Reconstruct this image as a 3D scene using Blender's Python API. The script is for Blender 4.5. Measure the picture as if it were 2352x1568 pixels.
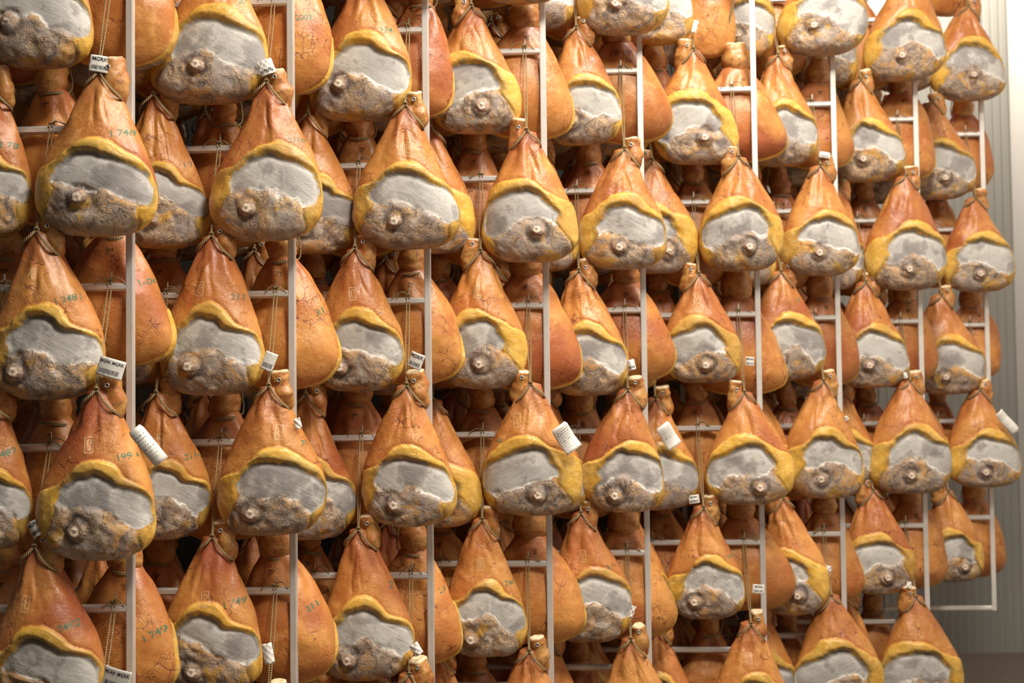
import bpy, math, random
import numpy as np
from mathutils import Matrix, Vector
from mathutils.bvhtree import BVHTree

for o in list(bpy.data.objects): bpy.data.objects.remove(o)
C = bpy.context.scene.collection
SC = bpy.context.scene
random.seed(7)

# ------------------------------------------------------------------ camera, world, lights, exposure
F_PX, PITCH, ROLL, CAMZ = 3340.9, math.radians(2.4327), math.radians(0.70), 1.60
cp, sp, cr, sr = math.cos(PITCH), math.sin(PITCH), math.cos(ROLL), math.sin(ROLL)
FWD = Vector((0, cp, sp)); UP0 = Vector((0, -sp, cp)); RI0 = Vector((1, 0, 0))
RIGHT = cr*RI0 - sr*UP0
UP = sr*RI0 + cr*UP0
cam_d = bpy.data.cameras.new('camera'); cam = bpy.data.objects.new('camera', cam_d); C.objects.link(cam)
m = Matrix.Identity(4)
for i in range(3):
    m[i][0] = RIGHT[i]; m[i][1] = UP[i]; m[i][2] = -FWD[i]
m[2][3] = CAMZ
cam.matrix_world = m
cam_d.sensor_width = 36.0; cam_d.lens = F_PX/2352*36
cam_d.clip_start = 0.05
cam_d.dof.use_dof = True; cam_d.dof.focus_distance = 4.35; cam_d.dof.aperture_fstop = 3.2
SC.camera = cam
SC.view_settings.view_transform = 'Standard'; SC.view_settings.look = 'None'
SC.view_settings.gamma = 1; SC.view_settings.use_curve_mapping = False
SC.view_settings.exposure = 0.0

w = bpy.data.worlds.new('world'); SC.world = w; w.use_nodes = True
w.node_tree.nodes['Background'].inputs[0].default_value = (1, .93, .84, 1)
w.node_tree.nodes['Background'].inputs[1].default_value = 0.012

CEIL = 4.9
LIGHTS = [  # x, y, size x, size y, watts
    (1.05, 2.0, 0.6, 1.8, 285), (0.1, -1.2, .9, 1.2, 14), (1.35, 4.35, .5, 1.2, 150), (2.3, 8.66, 1.0, .25, 105)]
for i, (lx, ly, sx, sy, e) in enumerate(LIGHTS):
    ld = bpy.data.lights.new('ceiling_light', 'AREA'); ld.shape = 'RECTANGLE'; ld.size = sx; ld.size_y = sy
    ld.energy = e; ld.color = (1, .93, .83)
    lo = bpy.data.objects.new('ceiling_light', ld); C.objects.link(lo); lo.location = (lx, ly, CEIL-.06)

def unproj(px, py, Y):
    a = (px-1176)/F_PX; b = (784-py)/F_PX
    d = FWD + a*RIGHT + b*UP
    t = Y/d.y
    return Vector((d.x*t, Y, CAMZ + d.z*t))

# ------------------------------------------------------------------ node helpers
class NT:
    def __init__(s, name):
        s.m = bpy.data.materials.new(name); s.m.use_nodes = True
        s.t = s.m.node_tree; s.n = s.t.nodes
        s.b = s.n['Principled BSDF']
    def new(s, typ, **kw):
        n = s.n.new(typ)
        for k, v in kw.items(): setattr(n, k, v)
        return n
    def link(s, a, b): s.t.links.new(a, b)
    def inp(s, sock, v):
        if hasattr(v, 'is_output') or hasattr(v, 'links'): s.link(v, sock)
        elif isinstance(v, (tuple, list)) and len(v) == 3 and sock.type == 'RGBA': sock.default_value = (*v, 1)
        else: sock.default_value = v
    def math(s, op, a, b=0.0, c=None, clamp=False):
        n = s.new('ShaderNodeMath', operation=op); n.use_clamp = clamp
        s.inp(n.inputs[0], a); s.inp(n.inputs[1], b)
        if c is not None: s.inp(n.inputs[2], c)
        return n.outputs[0]
    def ss(s, v, a, b):     # smoothstep a..b -> 0..1
        n = s.new('ShaderNodeMapRange', interpolation_type='SMOOTHSTEP')
        s.inp(n.inputs[0], v); n.inputs[1].default_value = a; n.inputs[2].default_value = b
        return n.outputs[0]
    def mix(s, f, a, b, mode='MIX'):
        n = s.new('ShaderNodeMix', data_type='RGBA', blend_type=mode)
        s.inp(n.inputs[0], f); s.inp(n.inputs[6], a); s.inp(n.inputs[7], b)
        return n.outputs[2]
    def fmix(s, f, a, b):
        n = s.new('ShaderNodeMix', data_type='FLOAT')
        s.inp(n.inputs[0], f); s.inp(n.inputs[2], a); s.inp(n.inputs[3], b)
        return n.outputs[0]
    def noise(s, vec, sc, det=3, rough=.55, dist=0.0):
        n = s.new('ShaderNodeTexNoise'); s.link(vec, n.inputs['Vector'])
        n.inputs['Scale'].default_value = sc; n.inputs['Detail'].default_value = det
        n.inputs['Roughness'].default_value = rough; n.inputs['Distortion'].default_value = dist
        return n.outputs[0]
    def voro(s, vec, sc, feat='F1', rnd=1):
        n = s.new('ShaderNodeTexVoronoi', feature=feat); s.link(vec, n.inputs['Vector'])
        n.inputs['Scale'].default_value = sc; n.inputs['Randomness'].default_value = rnd
        return n.outputs['Distance']
    def attr(s, name):
        n = s.new('ShaderNodeAttribute'); n.attribute_name = name; return n
    def scale(s, vec, v):
        n = s.new('ShaderNodeVectorMath', operation='MULTIPLY'); s.link(vec, n.inputs[0]); n.inputs[1].default_value = v
        return n.outputs[0]
    def vadd(s, a, b, k):
        n = s.new('ShaderNodeVectorMath', operation='MULTIPLY_ADD'); s.link(b, n.inputs[0]); n.inputs[1].default_value = (k, k, k); s.link(a, n.inputs[2])
        return n.outputs[0]
    def bump(s, h, dist, strength=1.0):
        n = s.new('ShaderNodeBump'); n.inputs['Strength'].default_value = strength
        n.inputs['Distance'].default_value = dist; s.link(h, n.inputs['Height'])
        s.link(n.outputs[0], s.b.inputs['Normal'])
    def out(s, col, rough, **kw):
        s.inp(s.b.inputs['Base Color'], col); s.inp(s.b.inputs['Roughness'], rough)
        for k, v in kw.items(): s.inp(s.b.inputs[k.replace('_', ' ')], v)

def simple(name, col, rough=.5, metal=0., nsc=0, namt=.15):
    t = NT(name)
    if nsc:
        tc = t.new('ShaderNodeTexCoord')
        n = t.noise(tc.outputs['Object'], nsc, 4)
        c2 = tuple(c*(1-namt*2) for c in col)
        t.out(t.mix(n, col, c2), rough, Metallic=metal)
    else: t.out(col, rough, Metallic=metal)
    return t.m

# ------------------------------------------------------------------ the ham material (fields stored on the mesh)
def ham_material():
    t = NT('cured_ham')
    rc = t.attr('rc').outputs['Vector']
    fl = t.new('ShaderNodeSeparateXYZ'); t.link(t.attr('fld').outputs['Vector'], fl.inputs[0])
    ax = t.new('ShaderNodeSeparateXYZ'); t.link(t.attr('aux').outputs['Vector'], ax.inputs[0])
    hv = t.new('ShaderNodeSeparateXYZ'); t.link(t.attr('tone').outputs['Vector'], hv.inputs[0])
    f1, f2, g = fl.outputs; zf, xw, topf = ax.outputs
    tone, red, fatdirt = hv.outputs
    nA = t.noise(rc, 7, 4, .6); nB = t.noise(rc, 22, 5, .62); nC = t.noise(rc, 70, 4, .6); nD = t.noise(rc, 3.2, 2)
    nE = t.noise(rc, 240, 2, .6)
    jit = t.math('MULTIPLY', t.math('SUBTRACT', nB, .5), .20)
    jit2 = t.math('MULTIPLY', t.math('SUBTRACT', nC, .5), .10)
    j = t.math('ADD', jit, jit2)
    g1 = t.math('ADD', f1, t.math('MULTIPLY', j, .55)); g2 = t.math('ADD', f2, t.math('MULTIPLY', j, .8)); g3 = t.math('ADD', g, t.math('MULTIPLY', j, 1.4))
    # skin
    skin = t.mix(t.ss(nA, .35, .68), (.58, .258, .064), (.46, .158, .036))
    skin = t.mix(t.ss(nB, .50, .75), skin, (.68, .33, .10))
    skin = t.mix(t.math('MULTIPLY', t.ss(nD, .45, .7), red), skin, (.30, .06, .022))
    neck = t.math('MULTIPLY', t.ss(zf, .30, -.02), t.math('ADD', t.math('MULTIPLY', nA, .9), .1))
    skin = t.mix(neck, skin, (.33, .09, .045))
    # red veins near the meat and purple bruised lines
    nv = t.new('ShaderNodeTexNoise'); t.link(rc, nv.inputs['Vector']); nv.inputs['Scale'].default_value = 16; nv.inputs['Detail'].default_value = 3
    warp = t.vadd(rc, nv.outputs['Color'], .085)
    e1 = t.voro(t.scale(warp, (1, 1, .7)), 21, 'DISTANCE_TO_EDGE')
    e2 = t.voro(t.scale(warp, (1, 1, .8)), 44, 'DISTANCE_TO_EDGE')
    vm = t.math('MULTIPLY', t.ss(t.math('ADD', e1, t.math('MULTIPLY', t.math('SUBTRACT', nC, .5), .06)), .036, .004), t.ss(t.noise(rc, 10, 3), .52, .62))
    vm2 = t.math('MULTIPLY', t.ss(t.math('ADD', e2, t.math('MULTIPLY', t.math('SUBTRACT', nC, .5), .08)), .06, .01), t.ss(t.noise(rc, 13, 3), .50, .62))
    skin = t.mix(t.math('MULTIPLY', vm, .75), skin, (.13, .025, .018))
    skin = t.mix(t.math('MULTIPLY', vm2, .36), skin, (.28, .06, .03))
    spk = t.ss(t.voro(rc, 130), .16, .08)
    skin = t.mix(t.math('MULTIPLY', spk, t.math('MULTIPLY', t.ss(nA, .5, .7), .35)), skin, (.16, .06, .03))
    wht = t.math('MULTIPLY', t.ss(nC, .66, .74), t.ss(nB, .48, .6))
    skin = t.mix(t.math('MULTIPLY', wht, .45), skin, (.85, .6, .42))
    # fat
    fat = t.mix(t.ss(nB, .35, .65), (.66, .36, .045), (.76, .47, .10))
    fat = t.mix(t.ss(nC, .58, .72), fat, (.84, .62, .25))
    edge = t.math('MULTIPLY', t.ss(g2, -.17, -.01), t.ss(nB, .34, .58))
    fat = t.mix(t.math('MULTIPLY', edge, .85), fat, (.23, .15, .045))
    fat = t.mix(t.math('MULTIPLY', t.ss(f1, .07, .0), .45), fat, (.62, .27, .05))
    fat = t.mix(t.math('MULTIPLY', fatdirt, t.ss(nA, .42, .6)), fat, (.40, .21, .055))
    # muscle: grey mould over the cut
    rx = t.new('ShaderNodeSeparateXYZ'); t.link(rc, rx.inputs[0])
    al = t.math('SUBTRACT', t.math('MULTIPLY', rx.outputs[0], 10.0), t.math('MULTIPLY', rx.outputs[2], 5.5))
    ac = t.math('ADD', t.math('MULTIPLY', rx.outputs[0], 24.0), t.math('MULTIPLY', rx.outputs[2], 42.0))
    cb = t.new('ShaderNodeCombineXYZ'); t.link(al, cb.inputs[0]); t.link(ac, cb.inputs[1]); t.link(rx.outputs[1], cb.inputs[2])
    st = t.noise(cb.outputs[0], 1.3, 3, .6, .9)
    grey = t.mix(t.ss(st, .3, .7), (.345, .315, .295), (.40, .37, .345))
    grey = t.mix(t.ss(nA, .36, .68), grey, (.50, .485, .45))
    ridge = t.math('ABSOLUTE', t.math('SUBTRACT', nA, .5))
    grey = t.mix(t.math('MULTIPLY', t.ss(ridge, .06, .0), .40), grey, (.66, .63, .57))
    grey = t.mix(t.math('MULTIPLY', t.ss(nA, .50, .36), .6), grey, (.225, .21, .20))
    grey = t.mix(t.math('MULTIPLY', t.ss(nB, .57, .72), .6), grey, (.20, .175, .165))
    grey = t.mix(t.math('MULTIPLY', t.ss(nB, .36, .26), .5), grey, (.42, .36, .19))
    grey = t.mix(t.math('MULTIPLY', t.ss(f2, .12, .02), t.math('MULTIPLY', topf, .8)), grey, (.13, .11, .085))
    # lower, bone end: mottled
    nF = t.noise(warp, 26, 6, .68, .5)
    nG = t.noise(warp, 11, 5, .65, .8)
    low = t.mix(t.ss(nF, .34, .60), (.235, .185, .165), (.52, .36, .22))
    low = t.mix(t.math('MULTIPLY', t.ss(nG, .48, .66), .85), low, (.36, .315, .285))
    low = t.mix(t.math('MULTIPLY', t.ss(nF, .60, .70), .9), low, (.66, .55, .44))
    low = t.mix(t.math('MULTIPLY', t.ss(nG, .47, .34), .85), low, (.56, .29, .08))
    low = t.mix(t.math('MULTIPLY', t.ss(f2, .16, .0), t.ss(nA, .38, .56)), low, (.50, .26, .06))
    rdg = t.math('ABSOLUTE', t.math('SUBTRACT', nG, .5))
    low = t.mix(t.math('MULTIPLY', t.ss(rdg, .024, .0), t.math('MULTIPLY', t.ss(nB, .43, .58), .7)), low, (.07, .055, .055))
    low = t.mix(t.math('MULTIPLY', t.ss(nE, .60, .72), t.math('MULTIPLY', t.ss(nB, .5, .62), .6)), low, (.06, .05, .05))
    low = t.mix(t.math('MULTIPLY', t.ss(nC, .66, .74), .45), low, (.72, .64, .55))
    bs = t.new('ShaderNodeSeparateXYZ'); t.link(t.attr('bd').outputs['Vector'], bs.inputs[0]); bd = bs.outputs[0]
    ringm = t.math('MULTIPLY', t.ss(bd, .020, .030), t.ss(bd, .046, .034))
    low = t.mix(t.math('MULTIPLY', ringm, t.math('MULTIPLY', t.ss(nB, .34, .56), .75)), low, (.09, .065, .055))
    gm = t.math('MULTIPLY', t.ss(g3, -.05, .04), t.ss(bd, .034, .05))
    meat = t.mix(gm, low, grey)
    lipw = t.math('MULTIPLY', t.math('SUBTRACT', 1.0, t.math('ABSOLUTE', t.math('MULTIPLY', g3, 22.0)), clamp=True), t.ss(nA, .42, .55))
    meat = t.mix(t.math('MULTIPLY', lipw, .8), meat, (.74, .70, .64))
    # yellow fat islands low on the meat
    isl = t.math('MULTIPLY', t.ss(t.math('ADD', t.noise(rc, 13, 3), t.math('MULTIPLY', j, .3)), .58, .67), t.math('MULTIPLY', t.ss(g, -.08, -.25), .8))
    meat = t.mix(isl, meat, (.60, .33, .05))
    m1 = t.ss(g1, -.012, .012); m2 = t.ss(g2, -.014, .014)
    col = t.mix(m1, skin, fat); col = t.mix(m2, col, meat)
    tn = t.new('ShaderNodeVectorMath', operation='SCALE'); t.link(col, tn.inputs[0]); t.link(tone, tn.inputs['Scale'])
    rough = t.fmix(m2, t.fmix(m1, .40, .42), .78)
    # relief
    h = t.math('MULTIPLY', nB, .5)
    h = t.math('ADD', h, t.math('MULTIPLY', nC, .35)); h = t.math('ADD', h, t.math('MULTIPLY', nE, .10))
    hl = t.math('ADD', t.math('MULTIPLY', nF, 1.5), t.math('MULTIPLY', t.ss(rdg, .04, .0), -.35))
    hg = t.math('ADD', t.math('MULTIPLY', st, .35), t.math('MULTIPLY', nB, .45))
    hm = t.fmix(gm, hl, hg)
    hs = t.math('ADD', h, t.math('MULTIPLY', t.math('ADD', vm, vm2), -.12))
    t.bump(t.fmix(m2, hs, t.math('ADD', hm, t.math('MULTIPLY', nE, .12))), .006, .85)
    t.out(tn.outputs[0], rough, Coat_Weight=t.fmix(m2, .12, 0.0), Coat_Roughness=.3, Specular_IOR_Level=.45)
    return t.m
HAM = ham_material()

def shank_material():
    t = NT('shank_skin')
    tc = t.new('ShaderNodeTexCoord'); oi = t.new('ShaderNodeObjectInfo')
    v = t.new('ShaderNodeVectorMath', operation='ADD'); t.link(tc.outputs['Object'], v.inputs[0]); t.link(oi.outputs['Random'], v.inputs[1])
    rc = v.outputs[0]
    n1 = t.noise(rc, 20, 5, .6); n2 = t.noise(rc, 60, 4, .6)
    c = t.mix(t.ss(n1, .35, .65), (.43, .15, .035), (.52, .27, .075))
    c = t.mix(t.math('MULTIPLY', t.ss(n2, .50, .68), .7), c, (.22, .08, .03))
    a = t.new('ShaderNodeSeparateXYZ'); t.link(t.attr('aux').outputs['Vector'], a.inputs[0])
    c = t.mix(t.ss(t.math('ADD', a.outputs[0], t.math('MULTIPLY', t.math('SUBTRACT', n1, .5), .25)), .84, .95), c, (.74, .58, .36))
    t.bump(t.math('ADD', n1, t.math('MULTIPLY', n2, .4)), .006, .8)
    t.out(c, .45, Coat_Weight=.15, Coat_Roughness=.3)
    return t.m
SHANK = shank_material()

def bone_material():
    t = NT('bone_end')
    rc = t.attr('rc').outputs['Vector']
    a = t.new('ShaderNodeSeparateXYZ'); t.link(t.attr('aux').outputs['Vector'], a.inputs[0])
    n1 = t.noise(rc, 60, 4, .6)
    c = t.mix(t.ss(n1, .35, .65), (.42, .29, .20), (.22, .145, .11))
    c = t.mix(t.ss(t.math('ADD', a.outputs[0], t.math('MULTIPLY', n1, .4)), .95, 1.15), c, (.64, .52, .40))
    c = t.mix(t.math('MULTIPLY', t.ss(t.math('ADD', a.outputs[1], t.math('MULTIPLY', n1, .6)), .75, 1.2), .6), c, (.12, .06, .05))
    t.bump(n1, .004, .8); t.out(c, .6)
    return t.m
BONE = bone_material()

def rope_material():
    t = NT('hemp_cord')
    rc = t.attr('rc').outputs['Vector']
    a = t.new('ShaderNodeSeparateXYZ'); t.link(rc, a.inputs[0])
    wv = t.math('SINE', t.math('ADD', t.math('MULTIPLY', a.outputs[0], 900.0), t.math('MULTIPLY', a.outputs[1], 6.283)))
    c = t.mix(t.ss(wv, -.6, .5), (.17, .115, .045), (.40, .29, .14))
    n = t.noise(rc, 40, 3)
    c = t.mix(t.math('MULTIPLY', t.ss(n, .5, .7), .4), c, (.52, .42, .24))
    t.bump(wv, .0012, .8); t.out(c, .8)
    return t.m
ROPE = rope_material()

def steel_material():
    t = NT('brushed_steel')
    tc = t.new('ShaderNodeTexCoord'); oi = t.new('ShaderNodeObjectInfo')
    v = t.new('ShaderNodeVectorMath', operation='ADD'); t.link(tc.outputs['Object'], v.inputs[0]); t.link(oi.outputs['Random'], v.inputs[1])
    n1 = t.noise(v.outputs[0], 12, 5, .6); n2 = t.noise(v.outputs[0], 160, 3, .6)
    c = t.mix(t.ss(n1, .3, .7), (.78, .75, .70), (.66, .63, .58))
    c = t.mix(t.math('MULTIPLY', t.ss(n2, .62, .75), .4), c, (.32, .29, .26))
    t.out(c, t.fmix(n1, .34, .5), Metallic=.5)
    return t.m
STEEL = steel_material()
PAPER = simple('tag_paper', (.80, .77, .71), .55, 0, 14, .06)
INK = simple('black_ink', (.03, .03, .03), .5)
GROM = simple('grommet_metal', (.62, .60, .56), .35, .8)
DARKHOLE = simple('grommet_hole', (.03, .025, .02), .6)
def worn_ink(name, col, thr):
    t = NT(name)
    tc = t.new('ShaderNodeTexCoord'); n = t.noise(tc.outputs['Object'], 160, 3, .7)
    n2 = t.noise(tc.outputs['Object'], 45, 2)
    t.out(col, .5)
    t.inp(t.b.inputs['Alpha'], t.math('MULTIPLY', t.ss(t.math('ADD', n, t.math('MULTIPLY', n2, .4)), thr, thr+.22), .8))
    return t.m
GREEN = worn_ink('green_ink', (.045, .20, .115), .52)
BLACKST = worn_ink('dark_ink', (.07, .035, .02), .55)
BRAND = worn_ink('brand_scar', (.70, .45, .22), .50)

# ------------------------------------------------------------------ numpy noise and mesh helpers
_rng = np.random.default_rng(3)
_tab = _rng.random(65536).astype(np.float32)
def vnoise(p):
    i = np.floor(p).astype(np.int64); f = p-i; f = f*f*(3-2*f)
    def hsh(a, b, c): return _tab[((a*73856093) ^ (b*19349663) ^ (c*83492791)) & 65535]
    x, y, z = i[:, 0], i[:, 1], i[:, 2]; r = 0
    for dx in (0, 1):
        wx = f[:, 0] if dx else 1-f[:, 0]
        for dy in (0, 1):
            wy = f[:, 1] if dy else 1-f[:, 1]
            for dz in (0, 1):
                wz = f[:, 2] if dz else 1-f[:, 2]
                r = r + wx*wy*wz*hsh(x+dx, y+dy, z+dz)
    return r*2-1
def fbm(p, sc, o=3):
    a, s, r = 1., sc, 0
    for k in range(o):
        r = r + a*vnoise(p*s+17.3*k); a *= .5; s *= 2.03
    return r
def sst(v, a, b):
    t = np.clip((v-a)/(b-a), 0, 1); return t*t*(3-2*t)

def link_mesh(name, me, parent=None, mat=None):
    o = bpy.data.objects.new(name, me); C.objects.link(o)
    if parent: o.parent = parent
    if mat: me.materials.append(mat)
    return o
def raw_mesh(name, V, T, attrs=None, smooth=True, normals=None):
    V = np.ascontiguousarray(V, np.float32)
    me = bpy.data.meshes.new(name)
    T = np.asarray(T); k = T.shape[1]
    me.vertices.add(len(V)); me.vertices.foreach_set('co', V.ravel())
    me.loops.add(T.size); me.loops.foreach_set('vertex_index', T.ravel().astype(np.int32))
    me.polygons.add(len(T)); me.polygons.foreach_set('loop_start', np.arange(len(T), dtype=np.int32)*k)
    me.polygons.foreach_set('loop_total', np.full(len(T), k, np.int32))
    for n, a in (attrs or {}).items():
        at = me.attributes.new(n, 'FLOAT_VECTOR', 'POINT')
        at.data.foreach_set('vector', np.ascontiguousarray(a, np.float32).ravel())
    me.update(calc_edges=True)
    me.polygons.foreach_set('use_smooth', np.full(len(T), smooth))
    if normals is not None:
        me.normals_split_custom_set_from_vertices([tuple(x) for x in normals])
    return me

def tube(path, rad, sides=7, closed=False, cap=True):
    P = np.array(path, float); n = len(P)
    rad = np.full(n, rad) if np.isscalar(rad) else np.array(rad)
    if closed: T = np.roll(P, -1, 0)-np.roll(P, 1, 0)
    else: T = np.gradient(P, axis=0)
    T /= np.linalg.norm(T, axis=1)[:, None]+1e-9
    ref = np.array([0, 1, .13]); 
    A = np.cross(T, ref); bad = np.linalg.norm(A, axis=1) < .2
    A[bad] = np.cross(T[bad], np.array([1, .1, 0]))
    A /= np.linalg.norm(A, axis=1)[:, None]; B = np.cross(T, A)
    th = np.arange(sides)/sides*2*np.pi
    V = P[:, None, :]+rad[:, None, None]*(np.cos(th)[None, :, None]*A[:, None, :]+np.sin(th)[None, :, None]*B[:, None, :])
    ln = np.concatenate([[0], np.cumsum(np.linalg.norm(np.diff(P, axis=0), axis=1))])
    rc = np.zeros((n, sides, 3)); rc[:, :, 0] = ln[:, None]; rc[:, :, 1] = th[None]/6.283
    F = []
    m_ = n if closed else n-1
    for i in range(m_):
        for j in range(sides):
            a, b = i*sides+j, i*sides+(j+1) % sides
            c, d = ((i+1) % n)*sides+(j+1) % sides, ((i+1) % n)*sides+j
            F.append((a, b, c, d))
    return V.reshape(-1, 3), F, rc.reshape(-1, 3)
def join(parts):
    Vs, Fs, Rs, o = [], [], [], 0
    for V, F, R in parts:
        Vs.append(V); Rs.append(R); Fs.append(np.array(F)+o); o += len(V)
    return np.vstack(Vs), np.vstack(Fs), np.vstack(Rs)
def smooth_path(pts, n, closed=False):
    P = np.array(pts, float); m_ = len(P)
    if closed:
        u = np.arange(n)/n*m_
        idx = lambda k: P[k % m_]
    else:
        u = np.linspace(0, m_-1-1e-6, n)
        idx = lambda k: P[np.clip(k, 0, m_-1)]
    i = np.floor(u).astype(int); f = (u-i)[:, None]
    p0, p1, p2, p3 = idx(i-1), idx(i), idx(i+1), idx(i+2)
    return .5*((2*p1)+(-p0+p2)*f+(2*p0-5*p1+4*p2-p3)*f**2+(-p0+3*p1-3*p2+p3)*f**3)

def box_mesh(name, x0, x1, y0, y1, z0, z1, ch=0.0):
    import bmesh
    bm = bmesh.new(); bmesh.ops.create_cube(bm, size=1)
    for v in bm.verts:
        v.co = Vector(((x0+x1)/2+v.co.x*(x1-x0), (y0+y1)/2+v.co.y*(y1-y0), (z0+z1)/2+v.co.z*(z1-z0)))
    if ch: bmesh.ops.bevel(bm, geom=list(bm.edges), offset=ch, segments=2, affect='EDGES')
    me = bpy.data.meshes.new(name); bm.to_mesh(me); bm.free(); return me

def tag(o, label=None, cat=None, group=None, kind=None):
    if label: o['label'] = label
    if cat: o['category'] = cat
    if group: o['group'] = group
    if kind: o['kind'] = kind

# ------------------------------------------------------------------ the room
def wall_mat(name, c1, c2, sc=1.2):
    t = NT(name); tc = t.new('ShaderNodeTexCoord')
    n = t.noise(tc.outputs['Object'], sc, 4); n2 = t.noise(tc.outputs['Object'], 60, 3)
    t.bump(n2, .001, .5); t.out(t.mix(n, c1, c2), .55); return t.m
PANEL = wall_mat('ribbed_panel_paint', (.30, .29, .26), (.27, .26, .23))
PLASTER = wall_mat('smooth_panel_paint', (.66, .62, .57), (.62, .58, .53))
FLOOR = wall_mat('resin_floor', (.10, .072, .052), (.075, .056, .042), 2)
CEILM = wall_mat('ceiling_paint', (.20, .19, .18), (.18, .17, .16))
DIM = wall_mat('grey_wall_paint', (.22, .20, .18), (.19, .175, .16))
XL, XR, YN, YB = -4.6, 3.19, -4.2, 9.2
def struct(name, me, mat):
    o = link_mesh(name, me, None, mat); o['kind'] = 'structure'; return o
struct('floor', box_mesh('floor', XL-.1, XR+.1, YN-.1, YB+.1, -.1, 0), FLOOR)
struct('ceiling', box_mesh('ceiling', XL-.1, XR+.1, YN-.1, YB+.1, CEIL, CEIL+.1), CEILM)
struct('wall_left', box_mesh('wall_left', XL-.1, XL, YN, YB, 0, CEIL), DIM)
struct('wall_right', box_mesh('wall_right', XR, XR+.1, YN, YB, 0, CEIL), PLASTER)
struct('wall_front', box_mesh('wall_front', XL, XR, YN-.1, YN, 0, CEIL), DIM)
# back wall: ribbed insulated panels, shallow ribs are real relief
def ribbed():
    xs, ys = [], []
    x = XL
    pitch = .052
    while x < XR:
        for dx, dy in ((0, 0), (.030, 0), (.034, .005), (.046, .005), (.050, 0)):
            xs.append(min(x+dx, XR)); ys.append(dy)
        x += pitch
    V = []
    for x, y in zip(xs, ys): V += [(x, YB+y, 0), (x, YB+y, CEIL)]
    F = [(2*i, 2*i+2, 2*i+3, 2*i+1) for i in range(len(xs)-1)]
    n = len(V); V += [(XL, YB+.1, 0), (XR, YB+.1, 0), (XR, YB+.1, CEIL), (XL, YB+.1, CEIL)]
    F.append((n, n+3, n+2, n+1))
    me = bpy.data.meshes.new('wall_back'); me.from_pydata(V, [], F); me.update(); return me
struct('wall_back', ribbed(), PANEL)
GAP_BLACK = wall_mat('gap_darkener_black', (.022, .018, .015), (.016, .013, .011))  # near-black colour stands in for deep shade between the hams
struct('gap_darkener', box_mesh('gap_darkener', XL+.001, 1.2, 7.6, YB-.001, .001, CEIL-.001), GAP_BLACK)  # added block, not a known wall; keeps gaps behind the left racks dark
# ------------------------------------------------------------------ racks
ORD = ['first', 'second', 'third', 'fourth', 'fifth', 'sixth', 'seventh', 'eighth', 'ninth']
RX = [-1.0731, -.6690, -.2755, .1213, .4915, .9762, 1.3629, 1.8067, 2.2267]
RZ = [4.0881, 4.4265, 4.7831, 5.0907, 5.4141, 5.7613, 6.0725, 6.4261, 6.8144]
PSI = math.radians(3.98)
RW = 1.05
def rungz(n): return CAMZ-(.1091+.45*n) if n < 2 else CAMZ-(.1091+.9-.031)
def rack_y(k, X): return RZ[k-1] + (RX[k-1]-X)*math.tan(PSI)
TS = .0105
rung_me = {}
def rung_mesh():
    import bmesh
    # chamfered square tube, length along -x
    c, h = .0058, .0115
    prof = [(-h, -h+c), (-h, h-c), (-h+c, h), (h-c, h), (h, h-c), (h, -h+c), (h-c, -h), (-h+c, -h)]
    V = [(x, y, z) for x in (-TS+.0005, -RW+TS-.0005) for y, z in prof]
    F = [(i, (i+1) % 8, 8+(i+1) % 8, 8+i) for i in range(8)]
    F += [tuple(range(7, -1, -1)), tuple(range(8, 16))]
    me = bpy.data.meshes.new('rung'); me.from_pydata(V, [], F); me.update(); return me
RUNG = rung_mesh(); RUNG.materials.append(STEEL)
POLE = box_mesh('pole', -TS, TS, -.0115, .0115, rungz(2)-.0115-.6, CEIL-.02-.6, .0022); POLE.materials.append(STEEL)
PEG = box_mesh('peg', -.0016, .0016, -.0016, .0016, 0, .034, .0005); PEG.materials.append(STEEL)
RACKS = []
for k in range(1, 10):
    r = bpy.data.objects.new('steel_rack', None); C.objects.link(r)
    r.location = (RX[k-1], RZ[k-1], .6); r.rotation_euler = (0, 0, -PSI)
    tag(r, 'stainless steel ladder rack hung with hams, %s post from the left' % ORD[k-1], 'rack', 'steel ladder racks receding to the right')
    for dx in (0, -RW):
        p = link_mesh('pole', POLE, r); p.location = (dx, 0, 0)
    for n in range(-6, 3):
        q = link_mesh('rung', RUNG, r); q.location = (0, 0, rungz(n)-.6)
    RACKS.append(r)

# ------------------------------------------------------------------ ham geometry
def pinterp(tab, v):
    x = np.array([a for a, b in tab]); y = np.array([b for a, b in tab])
    # smooth monotone-ish (cubic hermite)
    m_ = np.gradient(y, x)
    i = np.clip(np.searchsorted(x, v, side='right')-1, 0, len(x)-2)
    h = x[i+1]-x[i]; t = (v-x[i])/h
    return (2*t**3-3*t**2+1)*y[i]+(t**3-2*t**2+t)*h*m_[i]+(-2*t**3+3*t**2)*y[i+1]+(t**3-t**2)*h*m_[i+1]
WT = [(0, .21), (.07, .27), (.14, .355), (.28, .56), (.42, .765), (.56, .92), (.70, 1.0), (.79, 1.0), (.87, .935), (.93, .80), (.965, .63), (1.0, .36)]
DF = [(0, .22), (.14, .34), (.28, .44), (.42, .52), (.56, .55), (.70, .53), (.80, .50), (.90, .44), (.96, .35), (1.0, .20)]
DB = [(0, .22), (.14, .36), (.30, .49), (.50, .58), (.70, .58), (.85, .50), (.95, .35), (1.0, .22)]
RO = [(0, .78), (26, .87), (57, .98), (78, 1.15), (95, 1.35), (135, 1.6), (180, 1.42), (225, 1.6), (262, 1.45), (276, 1.22), (287, .96), (300, .72), (318, .655), (335, .68), (350, .74)]
RI = [(0, .54), (34, .60), (57, .74), (77, .97), (93, 1.12), (106, 1.08), (118, .90), (127, .92), (140, 1.20), (165, 1.12), (195, 1.12), (218, 1.30), (234, 1.12), (243, .86), (254, .66), (280, .64), (301, .585), (322, .55), (343, .54)]
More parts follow.
